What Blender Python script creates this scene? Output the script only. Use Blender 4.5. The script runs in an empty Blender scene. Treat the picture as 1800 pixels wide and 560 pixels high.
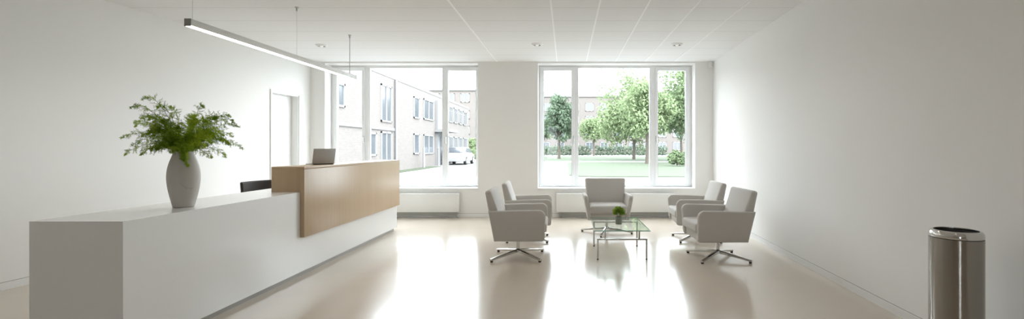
import bpy, bmesh, math, random
from mathutils import Vector, Matrix
R = math.radians
S = bpy.context.scene
COL = S.collection
random.seed(7)

# ------------------------------------------------------------------ settings
SKY = 3.6          # overcast sky radiance
SUN = 1.0          # soft sun from behind this building
LAMP = 3.0        # watts of each ceiling downlight
EXPO = 1.78
S.view_settings.view_transform = 'Standard'
S.view_settings.look = 'None'
S.view_settings.exposure = EXPO
S.view_settings.gamma = 1.0
S.view_settings.use_curve_mapping = False

# ------------------------------------------------------------------ materials
def nodes(name):
    m = bpy.data.materials.new(name); m.use_nodes = True
    nt = m.node_tree
    return m, nt, nt.nodes['Principled BSDF']

def mat(name, col, rough=0.5, metal=0.0, spec=0.5, noise=0.0, nscale=8.0, bump=0.0, bscale=60.0, coat=0.0, coat_rough=0.1, aniso=0.0):
    m, nt, b = nodes(name)
    b.inputs['Base Color'].default_value = (*col, 1)
    b.inputs['Roughness'].default_value = rough
    b.inputs['Metallic'].default_value = metal
    b.inputs['Specular IOR Level'].default_value = spec
    b.inputs['Coat Weight'].default_value = coat
    b.inputs['Coat Roughness'].default_value = coat_rough
    if aniso:
        b.inputs['Anisotropic Rotation'].default_value = 0.25
        b.inputs['Anisotropic'].default_value = aniso
    tc = nt.nodes.new('ShaderNodeTexCoord')
    if noise:
        n = nt.nodes.new('ShaderNodeTexNoise'); n.inputs['Scale'].default_value = nscale; n.inputs['Detail'].default_value = 4
        nt.links.new(tc.outputs['Object'], n.inputs['Vector'])
        r = nt.nodes.new('ShaderNodeMapRange')
        r.inputs['To Min'].default_value = 1 - noise; r.inputs['To Max'].default_value = 1 + noise
        nt.links.new(n.outputs['Fac'], r.inputs['Value'])
        v = nt.nodes.new('ShaderNodeVectorMath'); v.operation = 'SCALE'
        v.inputs[0].default_value = col
        nt.links.new(r.outputs['Result'], v.inputs['Scale'])
        nt.links.new(v.outputs['Vector'], b.inputs['Base Color'])
    if bump:
        n2 = nt.nodes.new('ShaderNodeTexNoise'); n2.inputs['Scale'].default_value = bscale; n2.inputs['Detail'].default_value = 3
        nt.links.new(tc.outputs['Object'], n2.inputs['Vector'])
        bp = nt.nodes.new('ShaderNodeBump'); bp.inputs['Strength'].default_value = bump; bp.inputs['Distance'].default_value = 0.004
        nt.links.new(n2.outputs['Fac'], bp.inputs['Height'])
        nt.links.new(bp.outputs['Normal'], b.inputs['Normal'])
    return m

def glass(name, tint, ior=1.45, rough=0.0):
    m = bpy.data.materials.new(name); m.use_nodes = True
    nt = m.node_tree; nt.nodes.clear()
    o = nt.nodes.new('ShaderNodeOutputMaterial')
    t = nt.nodes.new('ShaderNodeBsdfTransparent'); t.inputs['Color'].default_value = (*tint, 1)
    g = nt.nodes.new('ShaderNodeBsdfGlossy'); g.inputs['Roughness'].default_value = rough
    f = nt.nodes.new('ShaderNodeFresnel'); f.inputs['IOR'].default_value = ior
    x = nt.nodes.new('ShaderNodeMixShader')
    ge = nt.nodes.new('ShaderNodeNewGeometry')      # one reflection per pane: outer faces only
    io = nt.nodes.new('ShaderNodeMath'); io.operation = 'MULTIPLY_ADD'; io.inputs[1].default_value = 1 / ior - ior; io.inputs[2].default_value = ior
    nt.links.new(ge.outputs['Backfacing'], io.inputs[0]); nt.links.new(io.outputs[0], f.inputs['IOR'])
    iv = nt.nodes.new('ShaderNodeMath'); iv.operation = 'SUBTRACT'; iv.inputs[0].default_value = 1.0
    nt.links.new(ge.outputs['Backfacing'], iv.inputs[1])
    fm = nt.nodes.new('ShaderNodeMath'); fm.operation = 'MULTIPLY'
    nt.links.new(f.outputs[0], fm.inputs[0]); nt.links.new(iv.outputs[0], fm.inputs[1])
    nt.links.new(fm.outputs[0], x.inputs[0]); nt.links.new(t.outputs[0], x.inputs[1]); nt.links.new(g.outputs[0], x.inputs[2])
    nt.links.new(x.outputs[0], o.inputs['Surface'])
    return m

def wood(name, dark, light, rough=0.4):
    m, nt, b = nodes(name)
    tc = nt.nodes.new('ShaderNodeTexCoord')
    mp = nt.nodes.new('ShaderNodeMapping'); mp.inputs['Scale'].default_value = (38, 38, 0.9)
    nt.links.new(tc.outputs['Object'], mp.inputs['Vector'])
    n = nt.nodes.new('ShaderNodeTexNoise'); n.inputs['Scale'].default_value = 1.6; n.inputs['Detail'].default_value = 6; n.inputs['Roughness'].default_value = 0.62
    nt.links.new(mp.outputs[0], n.inputs['Vector'])
    mp2 = nt.nodes.new('ShaderNodeMapping'); mp2.inputs['Scale'].default_value = (3.2, 3.2, 0.05)
    nt.links.new(tc.outputs['Object'], mp2.inputs['Vector'])
    n2 = nt.nodes.new('ShaderNodeTexNoise'); n2.inputs['Scale'].default_value = 1.0
    nt.links.new(mp2.outputs[0], n2.inputs['Vector'])
    ad = nt.nodes.new('ShaderNodeMath'); ad.operation = 'ADD'
    h = nt.nodes.new('ShaderNodeMath'); h.operation = 'MULTIPLY'; h.inputs[1].default_value = 0.5
    h2 = nt.nodes.new('ShaderNodeMath'); h2.operation = 'MULTIPLY'; h2.inputs[1].default_value = 0.5
    nt.links.new(n.outputs['Fac'], h.inputs[0]); nt.links.new(n2.outputs['Fac'], h2.inputs[0])
    nt.links.new(h.outputs[0], ad.inputs[0]); nt.links.new(h2.outputs[0], ad.inputs[1])
    r = nt.nodes.new('ShaderNodeValToRGB')
    r.color_ramp.elements[0].position = 0.33; r.color_ramp.elements[0].color = (*dark, 1)
    r.color_ramp.elements[1].position = 0.66; r.color_ramp.elements[1].color = (*light, 1)
    nt.links.new(ad.outputs[0], r.inputs[0]); nt.links.new(r.outputs[0], b.inputs['Base Color'])
    b.inputs['Roughness'].default_value = rough
    return m

def leafmat(name, c1, c2, trans=0.35):
    m = bpy.data.materials.new(name); m.use_nodes = True
    nt = m.node_tree; nt.nodes.clear()
    o = nt.nodes.new('ShaderNodeOutputMaterial')
    g = nt.nodes.new('ShaderNodeTexCoord')
    n = nt.nodes.new('ShaderNodeTexNoise'); n.inputs['Scale'].default_value = 9.0
    nt.links.new(g.outputs['Object'], n.inputs['Vector'])
    r = nt.nodes.new('ShaderNodeValToRGB')
    r.color_ramp.elements[0].position = 0.35; r.color_ramp.elements[0].color = (*c1, 1)
    r.color_ramp.elements[1].position = 0.65; r.color_ramp.elements[1].color = (*c2, 1)
    nt.links.new(n.outputs['Fac'], r.inputs[0])
    d = nt.nodes.new('ShaderNodeBsdfDiffuse'); t = nt.nodes.new('ShaderNodeBsdfTranslucent')
    nt.links.new(r.outputs[0], d.inputs['Color']); nt.links.new(r.outputs[0], t.inputs['Color'])
    x = nt.nodes.new('ShaderNodeMixShader'); x.inputs[0].default_value = trans
    nt.links.new(d.outputs[0], x.inputs[1]); nt.links.new(t.outputs[0], x.inputs[2])
    nt.links.new(x.outputs[0], o.inputs['Surface'])
    return m

def brick(name, c1, c2, mortar, scale=1.0):
    m, nt, b = nodes(name)
    tc = nt.nodes.new('ShaderNodeTexCoord')
    sp = nt.nodes.new('ShaderNodeSeparateXYZ'); cb = nt.nodes.new('ShaderNodeCombineXYZ')
    ad = nt.nodes.new('ShaderNodeMath'); ad.operation = 'ADD'
    nt.links.new(tc.outputs['Object'], sp.inputs[0])
    nt.links.new(sp.outputs['X'], ad.inputs[0]); nt.links.new(sp.outputs['Y'], ad.inputs[1])
    nt.links.new(ad.outputs[0], cb.inputs['X']); nt.links.new(sp.outputs['Z'], cb.inputs['Y'])
    k = nt.nodes.new('ShaderNodeTexBrick')
    k.inputs['Color1'].default_value = (*c1, 1); k.inputs['Color2'].default_value = (*c2, 1); k.inputs['Mortar'].default_value = (*mortar, 1)
    k.inputs['Scale'].default_value = scale
    k.inputs['Brick Width'].default_value = 0.22; k.inputs['Row Height'].default_value = 0.07; k.inputs['Mortar Size'].default_value = 0.008
    nt.links.new(cb.outputs[0], k.inputs['Vector']); nt.links.new(k.outputs['Color'], b.inputs['Base Color'])
    b.inputs['Roughness'].default_value = 0.9
    return m

def emit(name, col, strength):
    m, nt, b = nodes(name)
    b.inputs['Base Color'].default_value = (0.9, 0.9, 0.88, 1)
    b.inputs['Emission Color'].default_value = (*col, 1)
    b.inputs['Emission Strength'].default_value = strength
    return m

def floor_mat():
    m, nt, b = nodes('resin floor')
    tc = nt.nodes.new('ShaderNodeTexCoord')
    n = nt.nodes.new('ShaderNodeTexNoise'); n.inputs['Scale'].default_value = 0.9; n.inputs['Detail'].default_value = 5
    nt.links.new(tc.outputs['Object'], n.inputs['Vector'])
    n2 = nt.nodes.new('ShaderNodeTexNoise'); n2.inputs['Scale'].default_value = 160; n2.inputs['Detail'].default_value = 2
    nt.links.new(tc.outputs['Object'], n2.inputs['Vector'])
    x = nt.nodes.new('ShaderNodeMix'); x.data_type = 'FLOAT'; x.inputs['Factor'].default_value = 0.35
    nt.links.new(n.outputs['Fac'], x.inputs['A']); nt.links.new(n2.outputs['Fac'], x.inputs['B'])
    r = nt.nodes.new('ShaderNodeValToRGB')
    r.color_ramp.elements[0].position = 0.3; r.color_ramp.elements[0].color = (*FLOOR_A, 1)
    r.color_ramp.elements[1].position = 0.7; r.color_ramp.elements[1].color = (*FLOOR_B, 1)
    nt.links.new(x.outputs['Result'], r.inputs[0]); nt.links.new(r.outputs[0], b.inputs['Base Color'])
    b.inputs['Roughness'].default_value = 0.17
    b.inputs['Specular IOR Level'].default_value = 0.68
    n3 = nt.nodes.new('ShaderNodeTexNoise'); n3.inputs['Scale'].default_value = 3.0; n3.inputs['Detail'].default_value = 1
    nt.links.new(tc.outputs['Object'], n3.inputs['Vector'])
    bp = nt.nodes.new('ShaderNodeBump'); bp.inputs['Strength'].default_value = 0.12; bp.inputs['Distance'].default_value = 0.01
    nt.links.new(n3.outputs['Fac'], bp.inputs['Height']); nt.links.new(bp.outputs['Normal'], b.inputs['Normal'])
    return m

def ceiling_mat():
    m, nt, b = nodes('ceiling tiles')
    tc = nt.nodes.new('ShaderNodeTexCoord'); sp = nt.nodes.new('ShaderNodeSeparateXYZ')
    nt.links.new(tc.outputs['Object'], sp.inputs[0])
    a = nt.nodes.new('ShaderNodeMath'); a.operation = 'ADD'; a.inputs[1].default_value = 20.08
    nt.links.new(sp.outputs['Y'], a.inputs[0])
    f = nt.nodes.new('ShaderNodeMath'); f.operation = 'MODULO'; f.inputs[1].default_value = 0.555
    nt.links.new(a.outputs[0], f.inputs[0])
    l = nt.nodes.new('ShaderNodeMath'); l.operation = 'LESS_THAN'; l.inputs[1].default_value = 0.012
    nt.links.new(f.outputs[0], l.inputs[0])
    n = nt.nodes.new('ShaderNodeTexNoise'); n.inputs['Scale'].default_value = 220
    nt.links.new(tc.outputs['Object'], n.inputs['Vector'])
    r = nt.nodes.new('ShaderNodeMapRange'); r.inputs['To Min'].default_value = 0.97; r.inputs['To Max'].default_value = 1.03
    nt.links.new(n.outputs['Fac'], r.inputs['Value'])
    x = nt.nodes.new('ShaderNodeMix'); x.data_type = 'RGBA'
    x.inputs['A'].default_value = (*CEIL, 1); x.inputs['B'].default_value = tuple(c * 0.80 for c in CEIL) + (1,)
    nt.links.new(l.outputs[0], x.inputs['Factor'])
    v = nt.nodes.new('ShaderNodeVectorMath'); v.operation = 'SCALE'
    nt.links.new(x.outputs['Result'], v.inputs[0]); nt.links.new(r.outputs['Result'], v.inputs['Scale'])
    nt.links.new(v.outputs[0], b.inputs['Base Color'])
    b.inputs['Roughness'].default_value = 0.9
    return m

FLOOR_A = (0.565, 0.492, 0.412); FLOOR_B = (0.62, 0.545, 0.463)
CEIL = (0.83, 0.825, 0.82)
M = {}
M['floor'] = floor_mat()
M['ceiling'] = ceiling_mat()
M['wall'] = mat('white wall paint', (0.865, 0.86, 0.845), 0.75, noise=0.012, nscale=1.5, bump=0.05, bscale=250)
M['trim'] = mat('white satin trim', (0.84, 0.84, 0.83), 0.4, noise=0.005)
M['gridbar'] = mat('white ceiling bar', (0.95, 0.95, 0.945), 0.5)
M['winframe'] = mat('white window frame', (0.84, 0.85, 0.86), 0.32, noise=0.005)
M['gasket'] = mat('grey gasket', (0.35, 0.36, 0.38), 0.6)
M['glass'] = glass('window glass', (0.97, 0.985, 0.98), 1.3)
M['tglass'] = glass('table glass', (0.93, 0.975, 0.955), 1.5)
M['tglass_edge'] = mat('green glass edge', (0.30, 0.50, 0.44), 0.1, spec=0.8)
M['steelgrey'] = mat('satin grey metal', (0.55, 0.55, 0.54), 0.35, metal=0.8)
M['desk'] = mat('white lacquer', (0.82, 0.82, 0.81), 0.2)
M['plinth'] = mat('grey plinth', (0.42, 0.41, 0.39), 0.4)
M['oak'] = wood('oak veneer', (0.475, 0.345, 0.215), (0.535, 0.40, 0.265), 0.32)
M['dark'] = mat('dark brown upholstery', (0.035, 0.028, 0.025), 0.7, bump=0.2, bscale=300)
M['black'] = mat('black plastic', (0.012, 0.012, 0.013), 0.45, noise=0.1)
M['alu'] = mat('brushed aluminium lid', (0.50, 0.49, 0.48), 0.35, metal=0.45)
M['screen'] = mat('dark screen', (0.01, 0.012, 0.015), 0.1)
M['ceramic'] = mat('matt grey ceramic', (0.52, 0.495, 0.465), 0.6, noise=0.06, nscale=14, bump=0.12, bscale=90)
M['fern'] = leafmat('fern green', (0.12, 0.21, 0.012), (0.30, 0.42, 0.04), 0.3)
M['fernlight'] = leafmat('light fern green', (0.22, 0.34, 0.015), (0.44, 0.56, 0.05), 0.3)
M['stem'] = mat('green stem', (0.10, 0.14, 0.03), 0.6, noise=0.1)
M['fabric'] = mat('grey wool fabric', (0.565, 0.54, 0.51), 0.9, spec=0.2, noise=0.05, nscale=160, bump=0.35, bscale=420)
M['chrome'] = mat('polished chrome', (0.62, 0.61, 0.59), 0.16, metal=1.0)
M['satinsteel'] = mat('satin steel tube', (0.52, 0.50, 0.47), 0.3, metal=0.9)
M['pot'] = mat('grey green pot', (0.24, 0.265, 0.22), 0.6, noise=0.06)
M['potleaf'] = leafmat('pot plant leaf', (0.19, 0.30, 0.035), (0.40, 0.52, 0.12), 0.3)
M['soil'] = mat('dark soil', (0.03, 0.022, 0.015), 0.95, noise=0.3, nscale=60)
M['radiator'] = mat('white radiator enamel', (0.82, 0.82, 0.80), 0.35, noise=0.005)
M['radbase'] = mat('grey convector base', (0.36, 0.36, 0.335), 0.5)
M['binsteel'] = mat('brushed bin steel', (0.34, 0.315, 0.285), 0.2, metal=1.0, aniso=0.7)
M['binrim'] = mat('chrome bin rim', (0.66, 0.65, 0.63), 0.09, metal=1.0)
M['lamp_body'] = mat('light grey aluminium', (0.72, 0.72, 0.70), 0.45, metal=0.0)
M['lamp_end'] = mat('dark grey end plate', (0.30, 0.30, 0.29), 0.5)
M['diffuser'] = emit('glowing diffuser', (1.0, 0.95, 0.86), 5.0)
M['downglow'] = emit('downlight lens', (1.0, 0.95, 0.88), 0.12)
M['reflector'] = mat('downlight reflector', (0.22, 0.22, 0.22), 0.3, metal=0.8)
M['wire'] = mat('steel wire', (0.45, 0.45, 0.44), 0.4, metal=0.6)
M['pavement'] = mat('light concrete paving', (0.15, 0.15, 0.145), 0.9, noise=0.08, nscale=0.6)
M['asphalt'] = mat('pale path', (0.2, 0.2, 0.2), 0.9, noise=0.05, nscale=0.5)
M['grass'] = mat('lawn', (0.031, 0.043, 0.018), 0.95, noise=0.25, nscale=1.2, bump=0.5, bscale=30)
M['brick'] = brick('pale brick', (0.137, 0.120, 0.111), (0.118, 0.102, 0.094), (0.155, 0.143, 0.135))
M['brickfar'] = brick('far brick', (0.12, 0.104, 0.095), (0.11, 0.094, 0.085), (0.135, 0.124, 0.115))
M['concrete'] = mat('pale concrete band', (0.16, 0.16, 0.16), 0.85, noise=0.04)
M['outframe'] = mat('white outdoor frame', (0.2, 0.2, 0.2), 0.6)
M['outglass'] = mat('dark outdoor pane', (0.075, 0.082, 0.092), 0.15, spec=0.6)
M['pipe'] = mat('grey downpipe', (0.16, 0.16, 0.17), 0.5)
M['treeA'] = leafmat('tree leaf', (0.105, 0.145, 0.075), (0.18, 0.23, 0.13))  # tree greens greyed and paled, window haze mixed into the leaf colour
M['treeB'] = leafmat('fresh tree leaf', (0.14, 0.185, 0.095), (0.22, 0.27, 0.155))
M['treeC'] = leafmat('dark tree leaf', (0.08, 0.112, 0.076), (0.135, 0.175, 0.12))
M['bark'] = mat('bark', (0.075, 0.062, 0.05), 0.9, noise=0.2)
M['carpaint'] = mat('silver car paint', (0.26, 0.26, 0.265), 0.3, metal=0.0)
M['rubber'] = mat('black rubber', (0.02, 0.02, 0.02), 0.8)

# ------------------------------------------------------------------ mesh tools
class MB:
    def __init__(s):
        s.bm = bmesh.new()
    def face(s, vs):
        try: s.bm.faces.new(vs)
        except ValueError: pass
    def merge(s, other):
        me = bpy.data.meshes.new('tmp'); other.to_mesh(me); other.free()
        s.bm.from_mesh(me); bpy.data.meshes.remove(me); return s
    def box(s, x0, x1, y0, y1, z0, z1, bev=0.0, seg=2, mtx=None):
        b = bmesh.new(); bmesh.ops.create_cube(b, size=1.0)
        for v in b.verts:
            v.co = Vector(((x0 + x1) / 2 + v.co.x * (x1 - x0), (y0 + y1) / 2 + v.co.y * (y1 - y0), (z0 + z1) / 2 + v.co.z * (z1 - z0)))
        if bev: bmesh.ops.bevel(b, geom=list(b.edges), offset=bev, segments=seg, profile=0.5, affect='EDGES')
        if mtx is not None: b.transform(mtx)
        return s.merge(b)
    def hexa(s, lo, hi):
        """lo, hi: four (x,y,z) corners of two opposite faces in matching order"""
        v = [s.bm.verts.new(p) for p in list(lo) + list(hi)]
        for f in ((3, 2, 1, 0), (4, 5, 6, 7), (0, 1, 5, 4), (1, 2, 6, 5), (2, 3, 7, 6), (3, 0, 4, 7)):
            s.face([v[i] for i in f])
        return s
    def tube(s, pts, rad, n=8, cap=True):
        pts = [Vector(p) for p in pts]
        if not isinstance(rad, (list, tuple)): rad = [rad] * len(pts)
        up = None; rings = []
        for i, p in enumerate(pts):
            d = (pts[min(i + 1, len(pts) - 1)] - pts[max(i - 1, 0)]).normalized()
            if up is None:
                up = Vector((0, 0, 1)) if abs(d.z) < 0.9 else Vector((1, 0, 0))
            a = d.cross(up).normalized(); b = a.cross(d).normalized(); up = b
            rings.append([s.bm.verts.new(p + (a * math.cos(2 * math.pi * k / n) + b * math.sin(2 * math.pi * k / n)) * rad[i]) for k in range(n)])
        for r0, r1 in zip(rings, rings[1:]):
            for k in range(n): s.face([r0[k], r0[(k + 1) % n], r1[(k + 1) % n], r1[k]])
        if cap:
            s.face(rings[0][::-1]); s.face(rings[-1])
        return s
    def lathe(s, prof, c=(0, 0, 0), n=48, dent=None):
        rings = []
        for r, z in prof:
            if r < 1e-6: rings.append([s.bm.verts.new((c[0], c[1], c[2] + z))]); continue
            ring = []
            for k in range(n):
                a = 2 * math.pi * k / n
                rr = r + (dent(a, z) if dent else 0)
                ring.append(s.bm.verts.new((c[0] + rr * math.cos(a), c[1] + rr * math.sin(a), c[2] + z)))
            rings.append(ring)
        for r0, r1 in zip(rings, rings[1:]):
            for k in range(n):
                j = (k + 1) % n
                if len(r0) == 1 and len(r1) == 1: continue
                if len(r0) == 1: s.face([r0[0], r1[j], r1[k]])
                elif len(r1) == 1: s.face([r0[k], r0[j], r1[0]])
                else: s.face([r0[k], r0[j], r1[j], r1[k]])
        return s
    def prism(s, prof, y0, y1, r=0.0, seg=4, deform=None):
        """outline prof of (x,z) swept along y with rounded rims"""
        area = sum(p[0] * q[1] - q[0] * p[1] for p, q in zip(prof, prof[1:] + prof[:1]))
        if area < 0: prof = prof[::-1]
        n = len(prof); nrm = []
        for i in range(n):
            a, b, c = Vector(prof[i - 1]), Vector(prof[i]), Vector(prof[(i + 1) % n])
            e0 = (b - a).normalized(); e1 = (c - b).normalized()
            n0 = Vector((e0.y, -e0.x)); n1 = Vector((e1.y, -e1.x))
            m = (n0 + n1); m = m / max(0.35, m.length_squared / 2) if m.length > 1e-6 else n0
            nrm.append(m)
        lev = []
        if r > 0:
            for k in range(seg + 1):
                t = k / seg * math.pi / 2; lev.append((y0 + r - r * math.cos(t), -r + r * math.sin(t)))
            for k in range(seg + 1):
                t = (1 - k / seg) * math.pi / 2; lev.append((y1 - r + r * math.cos(t), -r + r * math.sin(t)))
        else: lev = [(y0, 0), (y1, 0)]
        rings = []
        for y, o in lev:
            ring = []
            for p, m in zip(prof, nrm):
                co = Vector((p[0] + m.x * o, y, p[1] + m.y * o))
                if deform: co = deform(co)
                ring.append(s.bm.verts.new(co))
            rings.append(ring)
        for r0, r1 in zip(rings, rings[1:]):
            for k in range(n): s.face([r0[k], r0[(k + 1) % n], r1[(k + 1) % n], r1[k]])
        s.face(rings[0][::-1]); s.face(rings[-1])
        return s
    def rbox(s, x0, x1, y0, y1, z0, z1, r, k=4, mid=6, deform=None):
        """rounded box with inner vertices, for cushions"""
        c = Vector(((x0 + x1) / 2, (y0 + y1) / 2, (z0 + z1) / 2)); h = [(x1 - x0) / 2, (y1 - y0) / 2, (z1 - z0) / 2]
        def co(hh):
            l = [-hh + r * (1 - math.tan(math.pi / 4 * (1 - i / k))) for i in range(k)]
            m = [-hh + r + (2 * hh - 2 * r) * i / mid for i in range(mid + 1)]
            return l + m + [-v for v in reversed(l)]
        b = bmesh.new()
        for ax in range(3):
            u, w = (ax + 1) % 3, (ax + 2) % 3
            cu, cw = co(h[u]), co(h[w])
            for sg in (-1, 1):
                g = []
                for a in cu:
                    row = []
                    for d in cw:
                        p = [0, 0, 0]; p[ax] = sg * h[ax]; p[u] = a; p[w] = d
                        q = Vector([max(-(hh - r), min(hh - r, pp)) for pp, hh in zip(p, h)])
                        dv = Vector(p) - q
                        f = q + dv.normalized() * r + c
                        if deform: f = deform(f)
                        row.append(b.verts.new(f))
                    g.append(row)
                for i in range(len(cu) - 1):
                    for j in range(len(cw) - 1):
                        q = [g[i][j], g[i + 1][j], g[i + 1][j + 1], g[i][j + 1]]
                        b.faces.new(q if sg > 0 else q[::-1])
        bmesh.ops.remove_doubles(b, verts=list(b.verts), dist=1e-5)
        return s.merge(b)
    def quad(s, c, a, b):
        v = [s.bm.verts.new(c + a * i + b * j) for i, j in ((-1, -1), (1, -1), (1, 1), (-1, 1))]
        s.face(v)
    def build(s, name, m, parent=None, smooth=True, angle=35, recalc=True):
        if recalc: bmesh.ops.recalc_face_normals(s.bm, faces=list(s.bm.faces))
        me = bpy.data.meshes.new(name); s.bm.to_mesh(me); s.bm.free()
        for mm in (m if isinstance(m, (list, tuple)) else [m]): me.materials.append(mm)
        if smooth:
            me.polygons.foreach_set('use_smooth', [True] * len(me.polygons))
            me.set_sharp_from_angle(angle=R(angle))
        o = bpy.data.objects.new(name, me); COL.objects.link(o)
        if parent: o.parent = parent
        return o

def thing(name, label, cat, loc=(0, 0, 0), rz=0.0, group=None):
    o = bpy.data.objects.new(name, None); o.empty_display_size = 0.1
    COL.objects.link(o); o.location = loc; o.rotation_euler = (0, 0, rz)
    o['label'] = label; o['category'] = cat
    if group: o['group'] = group
    return o
def tag(o, label, cat, group=None, kind=None):
    o['label'] = label; o['category'] = cat
    if group: o['group'] = group
    if kind: o['kind'] = kind
    return o
def struct(o, label=None):
    o['kind'] = 'structure'
    if label: o['label'] = label
    return o
def copy_tree(o, parent=None):
    c = o.copy(); COL.objects.link(c)
    if parent: c.parent = parent
    for ch in list(o.children): copy_tree(ch, c)
    return c

# ------------------------------------------------------------------ room shell
H = 2.93
BY = 8.87                      # inner face of the window wall
LC = (-4.83, BY); LK = (-5.10, 5.20); LE = (-5.777, -4.0)
RC = (2.78, BY); RE = (2.29, -4.0)
def rx(y): return RC[0] + (RE[0] - RC[0]) * (BY - y) / (BY - RE[1])
def lx(y): return LC[0] + (LK[0] - LC[0]) * (BY - y) / (BY - LK[1]) 

b = MB(); b.hexa([(-6.2, -4.3, -.2), (3.2, -4.3, -.2), (3.2, BY + .33, -.2), (-6.2, BY + .33, -.2)], [(-6.2, -4.3, 0), (3.2, -4.3, 0), (3.2, BY + .33, 0), (-6.2, BY + .33, 0)])
struct(b.build('floor', M['floor'], smooth=False))
b = MB(); b.hexa([(-6.2, -4.3, H), (3.2, -4.3, H), (3.2, BY + .33, H), (-6.2, BY + .33, H)], [(-6.2, -4.3, H + .3), (3.2, -4.3, H + .3), (3.2, BY + .33, H + .3), (-6.2, BY + .33, H + .3)])
struct(b.build('ceiling', M['ceiling'], smooth=False))
for i, x in enumerate((-1.30, -0.17, 0.38, 0.93, 1.485, 2.04)):
    w = 0.009 if i else 0.012
    b = MB(); b.box(x - w, x + w, -4.0, BY if i in (0,) else BY - 0.02, H - 0.004, H + 0.002)
    struct(b.build('trim_%d' % (i + 1), M['gridbar'], smooth=False))

# window wall: two openings
WZ0, WZ1 = 0.547, 2.90
W1 = (-4.559, -1.667); W2 = (-0.532, 2.44)
WD = 0.33
b = MB()
for x0, x1, z0, z1 in ((-5.15, W1[0], 0, H), (W1[1], W2[0], 0, H), (W2[1], 3.1, 0, H), (W1[0], W1[1], 0, WZ0 - .03), (W2[0], W2[1], 0, WZ0 - .03), (W1[0], W1[1], WZ1, H), (W2[0], W2[1], WZ1, H)):
    b.box(x0, x1, BY, BY + WD, z0, z1)
struct(b.build('wall_back', M['wall'], smooth=False))
# side walls (slightly out of square), with a door recess on the left one
def slab(b, p, q, out, z0, z1):
    """upright slab between floor points p, q, thick towards out"""
    o = Vector((out[0], out[1], 0))
    lo = [Vector((*p, z0)), Vector((*q, z0)), Vector((*q, z0)) + o, Vector((*p, z0)) + o]
    b.hexa(lo, [v + Vector((0, 0, z1 - z0)) for v in lo])
DY0, DY1, DZ = 7.82, 8.52, 2.25
DO = 0.11
b = MB()
slab(b, LE, (lx(DY0), DY0), (-.3, 0), 0, H)
slab(b, (lx(DY1), DY1), (lx(BY + .02), BY + .02), (-.3, 0), 0, H)
slab(b, (lx(DY0), DY0), (lx(DY1), DY1), (-.3, 0), DZ, H)
struct(b.build('wall_left', M['wall'], smooth=False))
b = MB(); slab(b, (rx(-4.0), -4.0), (rx(BY + .02), BY + .02), (.3, 0), 0, H)
struct(b.build('wall_right', M['wall'], smooth=False))
b = MB()       # wall behind the camera, with an opening for the added streak window
for x0, x1, z0, z1 in ((-6.2, -.95, 0, H), (-.40, 3.2, 0, H), (-.95, -.40, 2.4, H), (-.95, -.40, 0, .1)): b.box(x0, x1, -4.3, -4.0, z0, z1)
struct(b.build('wall_front', mat('taupe dimming wall paint', (0.50, 0.445, 0.39), 0.75, noise=0.01), smooth=False))  # unseen wall, taupe chosen to dim the near end of the room

# baseboards with a thin shadow-gap strip on top
def baseboard(name, p, q, inn):
    d = Vector((inn[0], inn[1]))
    b = MB(); slab(b, p, q, d * 0.012, 0, 0.066)
    o = struct(b.build(name, M['trim'], smooth=False))
    b = MB(); slab(b, p, q, d * 0.004, 0.066, 0.071)
    b.build('shadow_gap', M['plinth'], o, smooth=False)
baseboard('baseboard_right', (rx(-4.0), -4.0), (rx(BY), BY), (-1, 0))
baseboard('baseboard_left', LE, (lx(DY0 - .04), DY0 - .04), (1, 0))
baseboard('baseboard_back', (lx(BY), BY), (rx(BY), BY), (0, -1))

# door in the left wall
def lpt(y, off): return (lx(y) + off, y)
b = MB()
slab(b, lpt(DY0 - .035, 0), lpt(DY0, 0), (.018, 0), 0, DZ + .035)
slab(b, lpt(DY1, 0), lpt(DY1 + .035, 0), (.018, 0), 0, DZ + .035)
slab(b, lpt(DY0, 0), lpt(DY1, 0), (.018, 0), DZ, DZ + .035)
slab(b, lpt(DY0, -DO - .05), lpt(DY0 + .02, -DO - .05), (DO + .05, 0), 0, DZ)
slab(b, lpt(DY1 - .02, -DO - .05), lpt(DY1, -DO - .05), (DO + .05, 0), 0, DZ)
slab(b, lpt(DY0 + .02, -DO - .05), lpt(DY1 - .02, -DO - .05), (DO + .05, 0), DZ - .02, DZ)
door = struct(b.build('door_1', M['trim'], smooth=False), 'white flush door in the left wall beyond the reception desk')
b = MB(); slab(b, lpt(DY0 + .022, -DO - .05), lpt(DY1 - .022, -DO - .05), (.045, 0), 0.005, DZ - .022)
leaf = b.build('door_leaf', M['trim'], door, smooth=False)
b = MB(); hy = DY0 + .09; hx = lx(hy) - DO - .005
b.tube([(hx, hy, 1.08), (hx + .012, hy, 1.08)], .024, 16)
b.tube([(hx, hy, 1.08), (hx + .05, hy, 1.08), (hx + .055, hy + .02, 1.08), (hx + .055, hy + .12, 1.08)], .009, 8)
b.build('door_handle', M['steelgrey'], leaf)

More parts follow.
